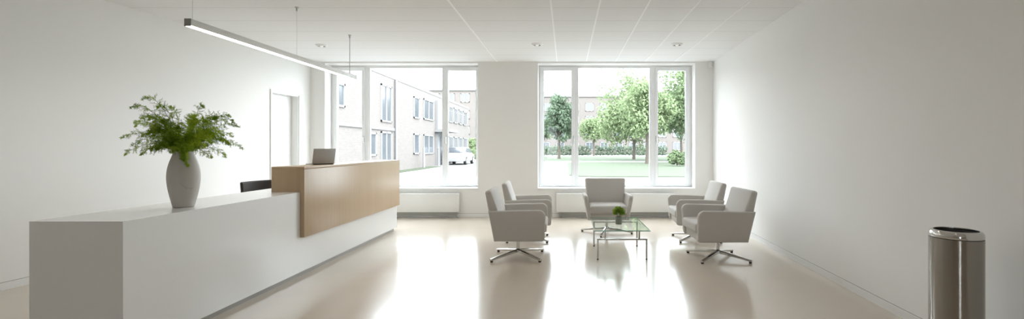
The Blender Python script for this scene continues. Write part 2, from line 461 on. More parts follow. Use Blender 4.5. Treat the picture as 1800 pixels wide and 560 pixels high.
# windows
FY0, FY1 = 9.13, 9.20
def window(n, X, g, label):
    """g: x edges of left sash glass, fixed glass, right sash glass"""
    x0, x1 = X
    f = MB()
    zt, zb = WZ1, WZ0
    # outer frame, mullions
    m1 = (g[1] + .03, g[2] - .025); m2 = (g[3] + .025, g[4] - .03)
    for a, c in ((x0, x0 + .055), (x1 - .055, x1), m1, m2):
        f.box(a, c, FY0, FY1, zb, zt, .004)
    for a, c in ((x0, x1),):
        f.box(a, c, FY0 + .002, FY1, zt - .045, zt, .004); f.box(a, c, FY0 + .002, FY1, zb, zb + .045, .004)
    # fixed beads around the middle pane
    f.box(m1[0], g[2], FY0 + .012, FY1, zb, zt, .003); f.box(g[3], m2[1], FY0 + .012, FY1, zb, zt, .003)
    w = struct(f.build('window_%d' % n, M['winframe'], smooth=False), label)
    f = MB(); f.box(g[2] - .012, g[3] + .012, FY0 + .035, FY0 + .039, zb + .03, zt - .03)
    f.build('pane', M['glass'], w, smooth=False)
    f = MB()
    for a, c, s in ((x0, x1, 1),):
        f.box(a - .0, c + .0, BY - .022, FY0 + .01, zb - .03, zb, .004); f.box(a, c, FY0 + .01, BY + WD, zb - .03, zb - .002)
    f.build('window_sill', M['trim'], w, smooth=False)
    for (ga, gb, oa, ob, side) in ((g[0], g[1], x0 + .04, m1[0] + .02, 1), (g[4], g[5], m2[1] - .02, x1 - .04, -1)):
        f = MB(); t0, t1 = 0.614, 2.805
        f.box(oa, ga, FY0 - .018, FY1 - .01, zb + .025, zt - .03, .006)
        f.box(gb, ob, FY0 - .018, FY1 - .01, zb + .025, zt - .03, .006)
        f.box(oa, ob, FY0 - .016, FY1 - .01, t1, zt - .03, .006)
        f.box(oa, ob, FY0 - .016, FY1 - .01, zb + .025, t0, .006)
        sh = f.build('sash', M['winframe'], w, smooth=False)
        f = MB(); f.box(ga - .01, gb + .01, FY0 + .02, FY0 + .024, t0 - .01, t1 + .01)
        f.build('pane', M['glass'], sh, smooth=False)
        f = MB()
        for a, c in ((ga, ga + .008), (gb - .008, gb)): f.box(a, c, FY0 + .004, FY0 + .02, t0, t1)
        f.build('gasket', M['gasket'] if False else M['steelgrey'], sh, smooth=False)
        hx = (gb + .035) if side > 0 else (ga - .035)
        f = MB(); f.box(hx - .013, hx + .013, FY0 - .03, FY0 - .017, 1.42, 1.54, .004)
        f.tube([(hx, FY0 - .025, 1.51), (hx, FY0 - .06, 1.51), (hx, FY0 - .066, 1.49), (hx, FY0 - .066, 1.385)], .010, 8)
        f.build('window_handle', M['steelgrey'], sh)
    return w
window(1, W1, (-4.449, -3.962, -3.818, -2.413, -2.291, -1.749), 'white three-part window behind the reception desk')
window(2, W2, (-0.432, 0.111, 0.243, 1.627, 1.782, 2.324), 'white three-part window behind the armchairs')

b = MB()  # unseen window, added to throw a bright streak on the bin
for x0, x1, z0, z1 in ((-.95, -.90, .1, 2.4), (-.45, -.40, .1, 2.4), (-.90, -.45, 2.35, 2.4), (-.90, -.45, .1, .15)): b.box(x0, x1, -4.2, -4.13, z0, z1, .003)
w3 = struct(b.build('window_3', M['winframe'], smooth=False), 'unseen narrow window added in the rear wall to streak the bin')
b = MB(); b.box(-.90, -.45, -4.168, -4.164, .15, 2.35); b.build('pane', M['glass'], w3, smooth=False)

# ------------------------------------------------------------------ radiators
def radiator(x0, x1, label):
    r = thing('radiator', label, 'radiator', ((x0 + x1) / 2, 8.80, 0), 0, 'radiators under the windows')
    h = (x1 - x0) / 2
    b = MB(); b.box(-h, h, -.045, .052, .105, .452, .006)
    b.build('panel', M['radiator'], r)
    b = MB()
    for k in range(int(2 * h / .03)): b.box(-h + .02 + k * .03, -h + .032 + k * .03, -.03, .04, .452, .456)
    b.build('top_grille', M['radbase'], r, smooth=False)
    b = MB(); b.box(-h + .05, h - .05, -.005, .05, .035, .105)
    b.build('convector_base', M['radbase'], r, smooth=False)
    for sx in (-h + .06, h - .06):
        b = MB(); b.box(sx - .012, sx + .012, -.04, .0, 0, .106, .002); b.box(sx - .03, sx + .03, -.043, .04, 0, .008, .002)
        b.build('leg', M['radbase'], r)
radiator(-4.25, -2.0, 'long low white radiator under the window behind the reception desk')
radiator(-0.18, 2.03, 'long low white radiator under the window behind the armchairs')

# ------------------------------------------------------------------ reception desk
DX, DXB = -2.69, -3.26         # front face, staff edge
DYA, DYE = 2.85, 7.46
DT = 0.855
desk = thing('reception_desk', 'long white reception desk with a raised oak counter section', 'desk', (-2.95, 5.1, 0))
def dpart(name, m, boxes, parent=None, bev=.003, smooth=True):
    b = MB()
    for x0, x1, y0, y1, z0, z1 in boxes:
        b.box(x0 + 2.95, x1 + 2.95, y0 - 5.1, y1 - 5.1, z0, z1, bev)
    return b.build(name, m, parent or desk, smooth=smooth)
dpart('worktop', M['desk'], [(DXB, DX, DYA, DYE, DT - .03, DT)], bev=0)
dpart('front_panel', M['desk'], [(DX - .04, DX, DYA, DYE, .045, DT - .03001)], bev=0)
dpart('end_panel', M['desk'], [(DXB, DX - .0402, DYA, DYA + .04, .045, DT - .03001)], bev=0)
dpart('end_panel', M['desk'], [(DXB, DX - .0402, DYE - .04, DYE, .045, DT - .03001)], bev=0)
dpart('plinth', M['plinth'], [(DXB + .03, DX - .025, DYA + .025, DYE - .06, 0, .0448)], bev=0)
WX, WXB, WYA = -2.645, -2.979, 4.744
WT, WB = 1.112, 0.398
rc = dpart('raised_counter', M['oak'], [(WXB, WX, WYA, DYE, WT - .028, WT)], bev=.0015)
rc['label'] = 'oak counter section raised above the white worktop'
dpart('counter_front', M['oak'], [(DX + .0005, WX, WYA, DYE, WB, WT - .0282)], rc, bev=.0015)
dpart('counter_end', M['oak'], [(WXB, DX, WYA, WYA + .03, DT, WT - .0282)], rc, bev=.001)
dpart('counter_end', M['oak'], [(WXB, DX, DYE - .03, DYE, DT, WT - .0282)], rc, bev=.001)
dpart('counter_back', M['oak'], [(WXB, WXB + .025, WYA + .0302, DYE - .0302, DT, WT - .0282)], rc, bev=.001)
# drawer unit on the staff side
ped = dpart('drawer_unit', M['desk'], [(-3.2, -2.78, 6.3, 6.75, .045, DT - .031)])
for k in range(3):
    d = dpart('drawer', M['desk'], [(-3.222, -3.2, 6.305, 6.745, .06 + k * .25, .30 + k * .25)], ped)

# laptop on the raised counter
lt = thing('laptop', 'open grey laptop seen from behind on the oak counter', 'laptop', (-2.79, 5.39, WT), math.atan2(0.8, 0.6))
# local x runs along the hinge, +y towards the staff side
b = MB(); b.box(-.125, .125, 0, .155, 0, .011, .004); b.build('keyboard_base', M['alu'], lt)
b = MB()
for i in range(12):
    for j in range(5): b.box(-.112 + i * .019, -.096 + i * .019, .03 + j * .017, .0445 + j * .017, .011, .013)
b.build('keyboard', M['black'], lt, smooth=False)
ml = Matrix.Translation((0, 0, .010)) @ Matrix.Rotation(R(13), 4, 'X')
b = MB(); b.box(-.125, .125, -.007, 0, 0, .178, .003, mtx=ml); lid = b.build('lid', M['alu'], lt)
b = MB(); b.box(-.117, .117, .0, .0015, .012, .168, mtx=ml); b.build('screen', M['screen'], lid, smooth=False)
b = MB(); b.tube([(-.11, -.001, .008), (.11, -.001, .008)], .007, 10); b.build('hinge', M['black'], lt)

# ------------------------------------------------------------------ office chair behind the desk
oc = thing('office_chair', 'dark office chair whose backrest shows above the white worktop', 'chair', (-3.75, 5.98, 0), R(-13))
def curve_back(p):
    p = p.copy(); p.x += 0.9 * p.y * p.y - 0.10 * (p.z - .6); return p
b = MB(); b.rbox(-.27, -.225, -.235, .235, .50, .880, .022, deform=curve_back); b.build('backrest', M['dark'], oc)
b = MB(); b.rbox(-.22, .24, -.235, .235, .43, .50, .03); b.build('seat', M['dark'], oc)
b = MB(); b.tube([(-.10, 0, .42), (-.24, 0, .42), (-.285, 0, .47), (-.285, 0, .62)], .018, 8); b.build('back_bracket', M['black'], oc)
b = MB(); b.tube([(0, 0, .09), (0, 0, .43)], [.03, .022], 14); b.build('gas_column', M['black'], oc)
for k in range(5):
    a = 2 * math.pi * k / 5 + .3; c, s_ = math.cos(a), math.sin(a)
    b = MB(); b.tube([(0, 0, .12), (c * .29, s_ * .29, .075)], [.026, .016], 8)
    lg = b.build('leg', M['black'], oc)
    b = MB(); b.tube([(c * .29 - s_ * .02, s_ * .29 + c * .02, .03), (c * .29 + s_ * .02, s_ * .29 - c * .02, .03)], .03, 14)
    b.build('caster', M['black'], lg)

# ------------------------------------------------------------------ vase with asparagus fern
VX, VY = -2.90, 3.56
vase = thing('vase', 'tall grey ceramic vase holding feathery fern on the white desk', 'vase', (VX, VY, DT + .0008))
prof = [(0, 0), (.062, 0), (.067, .006), (.075, .04), (.088, .10), (.098, .16), (.1025, .22), (.099, .28), (.087, .335), (.072, .38), (.066, .40), (.0655, .412), (.063, .418), (.058, .415), (.058, .40), (.062, .36), (.05, .34), (0, .34)]
def smooth_prof(pr, n=4):
    out = []
    for i in range(len(pr) - 1):
        p0 = Vector(pr[max(i - 1, 0)]); p1 = Vector(pr[i]); p2 = Vector(pr[i + 1]); p3 = Vector(pr[min(i + 2, len(pr) - 1)])
        for k in range(n):
            t = k / n
            q = 0.5 * ((2 * p1) + (p2 - p0) * t + (2 * p0 - 5 * p1 + 4 * p2 - p3) * t * t + (3 * p1 - p0 - 3 * p2 + p3) * t ** 3)
            out.append((max(q.x, 0), q.y))
    out.append(pr[-1]); return out
mid_ = smooth_prof(prof[2:12], 9)
full = prof[:2] + mid_ + prof[12:]
CA = math.atan2(-VY, -VX)      # side of the vase facing the room
def dent(a, z):
    # smile-shaped fold pressed into the clay, lower right of the front
    d = (a - CA + math.pi) % (2 * math.pi) - math.pi
    x = (d - 0.40) / 0.72
    if abs(x) > 1: return 0
    zc = 0.142 + 0.05 * x * x
    t = (z - zc)
    fade = (1 - x * x)
    lip = 0.010 * fade * math.exp(-(max(t, 0) / 0.05) ** 2) if t >= 0 else 0
    return lip - (0.003 * fade * math.exp(-(t / 0.006) ** 2))
b = MB(); b.lathe(full, n=160, dent=lambda a, z: dent(a, z) if .05 < z < .36 else 0)
b.build('vessel', M['ceramic'], vase, angle=60)

fern = thing('asparagus_fern', 'green feathery fern plumes spreading out of the grey vase', 'plant', (VX, VY, DT + .345))
def plume(pts, width, seed, m, taper=1.0, dens=1.0, start=.28):
    """a plume: stem through pts, side sprays with fine needles"""
    rnd = random.Random(seed)
    P = [Vector(p) for p in pts]
    def at(t):
        # quadratic / cubic bezier
        n = len(P) - 1; q = Vector()
        for i, p in enumerate(P): q += p * math.comb(n, i) * (1 - t) ** (n - i) * t ** i
        return q
    N = 26
    line = [at(i / N) for i in range(N + 1)]
    b = MB(); b.tube(line, [.0022 * (1 - .7 * i / N) + .0004 for i in range(N + 1)], 5)
    K = int(52 * dens)
    for i in range(K):
        t = start + (1 - start) * (i + rnd.random() * .6) / K
        t = min(t, .995)
        p = at(t); d = (at(min(1, t + .02)) - at(t - .02)).normalized()
        u = (t - start) / (1 - start)
        L = width * (math.sin(math.pi * min(1, .22 + .78 * u)) ** .8) * rnd.uniform(.7, 1.15)
        if u > .9: L *= .8
        ang = rnd.uniform(0, 2 * math.pi)
        side = d.orthogonal(); side.rotate(Matrix.Rotation(ang, 3, d)); side.z *= .55; side.normalize()
        bd = (side + d * rnd.uniform(.55, 1.1)).normalized()
        q = p
        M_ = max(5, int(L / .0075))
        for k in range(1, M_ + 1):
            f = k / M_
            bd2 = (bd + Vector((0, 0, -.35 * f))).normalized()
            q2 = q + bd2 * (L / M_)
            # twig segment
            w = bd2.orthogonal().normalized() * .0009
            b.face([b.bm.verts.new(v) for v in (q - w, q + w, q2 + w, q2 - w)])
            for _ in range(3):
                o = bd2.orthogonal(); o.rotate(Matrix.Rotation(rnd.uniform(0, 6.28), 3, bd2))
                nd = (o + bd2 * .9).normalized(); ln = rnd.uniform(.010, .021) * (1 - .3 * f)
                ww = nd.cross(Vector((rnd.uniform(-1, 1), rnd.uniform(-1, 1), rnd.uniform(-1, 1)))).normalized() * .0013
                e = q2 + nd * ln
                b.face([b.bm.verts.new(v) for v in (q2, q2 + nd * ln * .5 + ww, e, q2 + nd * ln * .5 - ww)])
            q = q2
    return b.build('frond', m, fern, smooth=False, recalc=False)
PX = 825 / VY                  # pixels per metre at the vase
def tip(u, v, dy):             # sketch position of a tip, measured on the photo, as metres from the vase mouth
    y = VY + dy
    return Vector(((u - 995) * y / 825 - VX, dy, 1.3 - (v - 260) * y / 825 - (DT + .345)))
extra = random.Random(77)
tips = [ # u, v, depth, rise, width, light
 (228, 190, .05, .20, .07, 0), (250, 176, .12, .22, .06, 0), (276, 190, .14, .18, .06, 0), (212, 243, .00, .15, .06, 0), (218, 272, -.04, .16, .065, 0),
 (247, 272, -.12, .12, .065, 0), (236, 222, .10, .17, .065, 0), (300, 190, .16, .13, .05, 0), (358, 188, .12, .16, .05, 0), (340, 205, .18, .12, .05, 1),
 (405, 206, .08, .16, .05, 0), (421, 223, .03, .15, .05, 0), (427, 262, .00, .18, .06, 0), (398, 276, -.06, .13, .06, 0), (410, 240, -.10, .16, .06, 1),
 (372, 277, -.12, .10, .06, 0), (380, 212, .14, .17, .06, 1), (330, 292, -.11, .06, .035, 1), (322, 282, -.10, .05, .03, 0), (262, 210, -.08, .18, .075, 0), (286, 215, -.12, .15, .07, 0),
 (365, 215, -.12, .17, .075, 1), (345, 212, -.05, .15, .07, 1), (385, 232, -.14, .15, .075, 1), (250, 240, -.16, .15, .075, 0), (275, 262, -.18, .10, .07, 0),
 (232, 255, .12, .16, .07, 0), (360, 258, -.20, .11, .065, 1), (310, 225, -.16, .12, .06, 0), (300, 268, -.20, .08, .055, 0), (405, 255, .14, .16, .06, 0), (270, 235, .2, .13, .07, 0), (350, 240, .22, .12, .07, 0)]
for k in range(16):
    a_ = extra.uniform(0, 6.283); tips.append((322 + math.cos(a_) * extra.uniform(55, 92), 238 + extra.uniform(-34, 30), math.sin(a_) * .22, extra.uniform(.10, .18), .075, int(k % 4 == 0)))
for i, (u, v, dy, rise, w, li) in enumerate(tips):
    t = tip(u, v, dy)
    r0 = Vector((max(-.03, min(.03, t.x * .12)), max(-.03, min(.03, dy * .3)), 0))
    base = r0 + Vector((-t.x * .08, 0, 0)); base.z = 0
    mouth = Vector((max(-.04, min(.04, t.x * .22)), max(-.042, min(.042, dy * .35)), .085))
    apex = Vector((t.x * .45, t.y * .55, max(t.z, .05) * .55 + rise))
    apex2 = Vector((t.x * .85, t.y * .9, t.z + rise * .38))
    plume([base, mouth, mouth + Vector((t.x * .05, t.y * .05, .05)), apex, apex2, t], w, 100 + i, M['fernlight'] if li else M['fern'], start=.25)

# ------------------------------------------------------------------ pendant lamp
LX = -3.12; LY0, LY1 = 3.87, 6.92; LZ0, LZ1 = 2.305, 2.367
pl = thing('pendant_light', 'long linear pendant light hung by wires above the reception desk', 'lamp', (LX, (LY0 + LY1) / 2, LZ0))
yl = (LY1 - LY0) / 2; yc = (LY0 + LY1) / 2
b = MB(); b.box(-.026, .026, -yl + .003, yl - .003, .006, LZ1 - LZ0, .002); b.build('housing', M['lamp_body'], pl)
b = MB(); b.box(-.022, .022, -yl + .004, yl - .004, 0, .0058); b.build('diffuser', M['diffuser'], pl, smooth=False)
for s_ in (-1, 1):
    b = MB(); b.box(-.027, .027, s_ * yl - .003, s_ * yl + .003, -.001, LZ1 - LZ0 + .001, .001); b.build('end_cap', M['lamp_end'], pl)
for y, r in ((3.92, .0013), (5.44, .0012), (6.77, .0045)):
    b = MB(); b.tube([(0, y - yc, LZ1 - LZ0 - .001), (0, y - yc, H - LZ0)], r, 6); wv = b.build('suspension_wire', M['wire'], pl)
    b = MB(); b.tube([(0, y - yc, H - LZ0 - .045), (0, y - yc, H - LZ0 - .006)], .011, 12); b.tube([(0, y - yc, H - LZ0 - .008), (0, y - yc, H - LZ0)], .022, 16)
    b.build('ceiling_mount', M['steelgrey'], wv)

# ------------------------------------------------------------------ downlights
def downlight(x, y, label):
    d = thing('downlight', label, 'lamp', (x, y, H), 0, 'round recessed ceiling downlights')
    b = MB(); b.lathe([(.060, -.022), (.064, -.026), (.088, -.008), (.092, 0), (.060, 0)], n=40); b.build('ring', M['trim'], d)
    b = MB(); b.lathe([(.060, -.020), (.045, -.006), (.030, -.004)], n=32); b.build('reflector', M['reflector'], d)
    b = MB(); b.lathe([(.030, -.004), (.027, -.024), (.018, -.030), (0, -.032)], n=24); b.build('bulb', M['downglow'], d)
    l = bpy.data.lights.new('downlight_lamp', 'SPOT'); l.energy = LAMP; l.spot_size = R(168); l.spot_blend = 1.0; l.shadow_soft_size = .05
    l.color = (1.0, .93, .84)
    o = bpy.data.objects.new('lamp_beam', l); COL.objects.link(o); o.parent = d; o.location = (0, 0, -.05)
    return d
downlight(-3.87, 7.43, 'round ceiling downlight above the pendant light end')
downlight(-0.454, 7.35, 'round ceiling downlight between the two windows, left of the armchair window')
downlight(1.737, 7.35, 'round ceiling downlight over the armchair window right half')
for x in (-3.4, -0.9, 1.2):  # out-of-view downlights added to brighten the near part of the room
    for y, w in ((4.4, 'over the middle of the room'), (1.4, 'near the camera end'), (-1.6, 'at the rear of the room')):
        side = {-3.4: 'desk side', -0.9: 'centre line', 1.2: 'right wall side'}[x]
        downlight(x, y, 'added unseen ceiling downlight %s, %s' % (w, side))

# small sensor in the ceiling corner
sn = thing('wall_sensor', 'small white sensor box in the upper corner of the right wall', 'sensor', (2.722, BY, 2.87))
b = MB(); b.box(-.035, .035, -.05, 0, -.055, .055, .006); b.build('housing', M['trim'], sn)
b = MB(); b.box(.010, .028, -.054, -.049, -.03, .045, .002); b.build('sensor_window', M['lamp_body'], sn)

# ------------------------------------------------------------------ armchairs
def arc(cx, cz, r, a0, a1, n=6):
    return [(cx + r * math.cos(R(a0 + (a1 - a0) * i / n)), cz + r * math.sin(R(a0 + (a1 - a0) * i / n))) for i in range(n + 1)]
def make_armchair():
    c = thing('armchair', '', 'armchair')
    # seat shell
    b = MB(); b.rbox(-.235, .305, -.285, .285, .237, .345, .022, k=3, mid=2); b.build('seat_shell', M['fabric'], c)
    # seat cushion, softly crowned
    def crown(p):
        p = p.copy()
        if p.z > .40:
            u = (p.x - .07) / .26; v = p.y / .28
            p.z += .014 * max(0, 1 - u * u) * max(0, 1 - v * v)
        return p
    b = MB(); b.rbox(-.20, .35, -.278, .278, .335, .452, .035, k=4, mid=8, deform=crown); b.build('seat_cushion', M['fabric'], c)
    # backrest
    prof = [(-.245, .25), (-.16, .25), (-.145, .42), (-.185, .56), (-.235, .70)] + arc(-.3, .785, .036, 20, 100, 6) + arc(-.312, .785, .034, 110, 170, 4)
    def puff(p):
        p = p.copy()
        wd = .96 + .10 * max(0, min(1, (p.z - .45) / .35)); p.y *= wd
        if p.x > -.30 and p.z > .4: p.x += .012 * max(0, 1 - (p.y / .30) ** 2) - .006
        return p
    bb = MB()
    # sweep with extra sections so the front can bulge
    ys = [-.305, -.2, -.1, 0, .1, .2, .305]
    bb.prism(prof, -.305, .305, .03, 5, puff); bb.build('backrest', M['fabric'], c)
    # arms: side panels leaning outwards, front top corner rounded
    for sg in (-1, 1):
        ap = [(-.245, .237), (.285, .237)] + arc(.298, .272, .034, -70, 0, 4) + arc(.268, .527, .075, 0, 86, 8) + [(.0, .598), (-.302, .588)]
        def lean(p, sg=sg):
            p = p.copy(); p.y += sg * .066 * (p.z - .237) / .36
            return p
        y0, y1 = (.238, .302) if sg > 0 else (-.302, -.238)
        b = MB(); b.prism(ap, y0, y1, .018, 4, lean); b.build('armrest', M['fabric'], c)
    # swivel base
    b = MB(); b.tube([(0, 0, .195), (0, 0, .238)], .03, 20); b.tube([(0, 0, .228), (0, 0, .2365)], .09, 20); b.build('collar', M['black'], c)
    b = MB(); b.tube([(0, 0, .062), (0, 0, .198)], .021, 20); b.lathe([(0, .055), (.036, .058), (.034, .088), (.022, .10), (0, .10)], n=20); b.build('column', M['chrome'], c)
    for k in range(4):
        a = R(45 + 90 * k); ca, sa = math.cos(a), math.sin(a)
        b = MB()
        lo, hi = [], []
        for t, w, zt, zb in ((.02, .023, .094, .060), (.20, .020, .070, .042), (.405, .016, .038, .017)):
            lo.append((t, w, zt, zb))
        rings = []
        for t, w, zt, zb in lo:
            ring = []
            for sy, z in ((-1, zb), (1, zb), (1.0, zt - .006), (.6, zt), (-.6, zt), (-1.0, zt - .006)):
                ring.append(b.bm.verts.new((ca * t - sa * sy * w, sa * t + ca * sy * w, z)))
            rings.append(ring)
        for r0, r1 in zip(rings, rings[1:]):
            for i in range(6): b.face([r0[i], r0[(i + 1) % 6], r1[(i + 1) % 6], r1[i]])
        b.face(rings[0]); b.face(rings[-1])
        lg = b.build('leg', M['chrome'], c)
        b = MB(); b.tube([(ca * .388, sa * .388, 0), (ca * .388, sa * .388, .024)], .016, 14); b.build('glide', M['black'], lg)
    return c
chair = make_armchair()
spots = [
 (-.575, 5.63, 0, 'grey armchair at front left, side on, facing the glass table'),
 (-.545, 6.72, 2, 'grey armchair at left, partly hidden behind the front left armchair'),
 (.625, 7.22, -90, 'grey armchair facing forward in front of the window, behind the glass table'),
 (1.86, 6.72, 178, 'grey armchair at right, farther back and partly hidden by the front right armchair'),
 (1.80, 5.57, 182, 'grey armchair at front right, nearest the steel bin')]
for i, (x, y, a, lab) in enumerate(spots):
    o = chair if i == 0 else copy_tree(chair)
    o.location = (x, y, 0); o.rotation_euler = (0, 0, R(a)); o['label'] = lab; o['group'] = 'grey swivel armchairs around the glass table'
    if i == 2:
        for ch in o.children:
            if ch.name.split('.')[0] in ('leg', 'column', 'collar'): ch.rotation_euler = (0, 0, R(28))

# ------------------------------------------------------------------ glass coffee table
TX0, TX1, TY0, TY1, TZ = .33, .98, 5.45, 6.48, .345
tb = thing('coffee_table', 'low rectangular glass coffee table on a steel tube frame', 'table', ((TX0 + TX1) / 2, (TY0 + TY1) / 2, 0))
hx, hy = (TX1 - TX0) / 2, (TY1 - TY0) / 2
b = MB(); b.box(-hx + .002, hx - .002, -hy + .002, hy - .002, TZ - .012, TZ); b.build('glass_top', M['tglass'], tb, smooth=False)
b = MB()
for x0, x1, y0, y1 in ((-hx, hx, -hy, -hy + .0018), (-hx, hx, hy - .0018, hy), (-hx, -hx + .0018, -hy, hy), (hx - .0018, hx, -hy, hy)): b.box(x0, x1, y0, y1, TZ - .0121, TZ + .0001)
b.build('glass_edge', M['tglass_edge'], tb, smooth=False)
q = .0095; lx_ = .285
for y, nm in ((-hy + .03, 'f'), (hy - .25, 'r')):
    bz = .247 if nm == 'f' else TZ - .0125
    b = MB(); b.box(-lx_ - q, lx_ + q, y - q, y + q, bz - 2 * q, bz, .0015)
    cb_ = b.build('crossbar', M['satinsteel'], tb)
    for sx in (-1, 1):
        b = MB(); b.box(sx * lx_ - q, sx * lx_ + q, y - q, y + q, 0, bz - 2 * q + .001, .0015); lg = b.build('leg', M['satinsteel'], tb)
        b = MB(); b.box(sx * lx_ - q - .001, sx * lx_ + q + .001, y - q - .001, y + q + .001, 0, .012, .001); b.build('foot', M['black'], lg)
        if nm == 'r': continue
        b = MB(); b.box(sx * .20 - q, sx * .20 + q, y - q, y + q, bz - .001, TZ - .0125, .0015); b.build('glass_support', M['satinsteel'], tb)

# potted plant on the table
pp = thing('potted_plant', 'small bushy green plant in a grey pot on the glass table', 'plant', (.662, 5.90, TZ))
b = MB(); b.lathe([(0, 0), (.036, 0), (.038, .003), (.042, .092), (.0405, .096), (.037, .094), (.035, .08), (0, .08)], n=32); b.build('pot', M['pot'], pp)
b = MB(); b.lathe([(.0355, .078), (.02, .084), (0, .085)], n=20); b.build('soil', M['soil'], pp)
b = MB(); rnd = random.Random(5)
for i in range(520):
    th = rnd.uniform(0, 6.283); ph = math.acos(rnd.uniform(-.35, 1)); rr = rnd.uniform(.45, 1) ** .6
    c = Vector((math.sin(ph) * math.cos(th) * .078 * rr, math.sin(ph) * math.sin(th) * .078 * rr, .145 + math.cos(ph) * .075 * rr))
    d = (c - Vector((0, 0, .115))).normalized(); d = (d + Vector((rnd.uniform(-.4, .4), rnd.uniform(-.4, .4), rnd.uniform(0, .5)))).normalized()
    s_ = d.cross(Vector((rnd.uniform(-1, 1), rnd.uniform(-1, 1), rnd.uniform(-1, 1)))).normalized(); L = rnd.uniform(.012, .02); w = L * .42
    b.face([b.bm.verts.new(v) for v in (c - d * L, c + s_ * w, c + d * L, c - s_ * w)])
b.build('foliage', M['potleaf'], pp, smooth=False, recalc=False)
b = MB()
for i in range(14):
    a = i * 2.4; b.tube([(.012 * math.cos(a), .012 * math.sin(a), .08), (.035 * math.cos(a), .035 * math.sin(a), .15)], .0015, 5)
b.build('stems', M['stem'], pp)
pp.children[-1].name = 'stem'

# ------------------------------------------------------------------ steel bin
bn = thing('waste_bin', 'round brushed steel waste bin with open chrome rim by the right wall', 'bin', (2.243, 2.70, 0))
rb = .127
b = MB(); b.lathe([(0, .02), (rb, .02), (rb, .787), (rb - .004, .787), (rb - .004, .03), (0, .03)], n=96); b.build('body', M['binsteel'], bn)
b = MB(); b.lathe([(0, 0), (rb + .001, 0), (rb + .001, .0198), (0, .0198)], n=64); b.build('base_ring', M['black'], bn)
b = MB(); b.lathe([(rb - .003, .7868), (rb - .003, .792), (rb - .008, .792), (rb - .008, .7868)], n=64); b.build('seam', M['black'], bn)
b = MB(); b.lathe([(rb - .001, .791), (rb + .0005, .793), (rb + .0005, .806), (rb - .003, .820), (rb - .010, .829), (rb - .018, .832), (rb - .023, .830), (rb - .024, .815), (rb - .020, .791)], n=96); b.build('rim', M['binrim'], bn, angle=60)
b = MB(); b.lathe([(rb - .0245, .818), (rb - .026, .815), (rb - .03, .25), (0, .24)], n=64); b.build('liner', M['black'], bn)

# ------------------------------------------------------------------ outdoors
GZ = -.02; FX = -9.9
def flat(name, x0, x1, y0, y1, z, m, t=.12):
    b = MB(); b.box(x0, x1, y0, y1, z - t, z); return b.build(name, m, smooth=False)
struct(flat('pavement', -70, 90, BY + WD + .001, 200, GZ, M['pavement']))
struct(flat('forecourt', -30, 30, -40, -4.301, GZ, M['pavement']))
b = MB()   # lawn with a rounded corner on the left
pts = [(26, 21.4), (26, 43.4), (.9, 43.4)] + [(.15 + 1.5 * (1 - math.cos(t)), 22.9 - 1.5 * math.sin(t)) for t in [i * math.pi / 16 for i in range(9)]]
pts = pts[:3] + [(.15, 41.5)] + pts[3:]
lo = [b.bm.verts.new((x, y, GZ - .01)) for x, y in pts]; hi = [b.bm.verts.new((x, y, GZ + .03)) for x, y in pts]
b.face(hi); b.face(lo[::-1])
for i in range(len(pts)): b.face([lo[i], lo[(i + 1) % len(pts)], hi[(i + 1) % len(pts)], hi[i]])
tag(b.build('lawn', M['grass'], smooth=False), 'bright green lawn outside the armchair window', 'grass', kind='stuff')
tag(flat('grass_strip', -6, 34, 48, 72, GZ + .02, M['grass'], .03), 'strip of grass under the trees beyond the path', 'grass', kind='stuff')
tag(flat('verge_grass', FX + .2, -8.9, 24, 33.5, GZ + .03, M['grass'], .03), 'narrow weedy verge along the foot of the brick building', 'grass', kind='stuff')

def out_window(parent, along, p, w, z0, z1, nx, mull=1, fr=.09, depth=.06):
    """white framed window on a facade; along 'y' faces +x at x=nx, along 'x' faces -y at y=nx"""
    b = MB()
    def bx(a0, a1, c0, c1, d0, d1):
        if along == 'y': b.box(nx + d0, nx + d1, a0, a1, c0, c1)
        else: b.box(a0, a1, nx - d1, nx - d0, c0, c1)
    a0, a1 = p - w / 2, p + w / 2
    bx(a0, a0 + fr, z0, z1, -.02, depth); bx(a1 - fr, a1, z0, z1, -.02, depth)
    bx(a0, a1, z0, z0 + fr, -.02, depth); bx(a0, a1, z1 - fr, z1, -.02, depth)
    for k in range(mull):
        c = a0 + (k + 1) * w / (mull + 1); bx(c - fr * .4, c + fr * .4, z0, z1, -.02, depth)
    f = b.build('window', M['outframe'], parent, smooth=False)
    b = MB(); bx(a0 + fr * .9, a1 - fr * .9, z0 + fr * .9, z1 - fr * .9, -.02, .012)
    b.build('pane', M['outglass'], f, smooth=False)
    return f

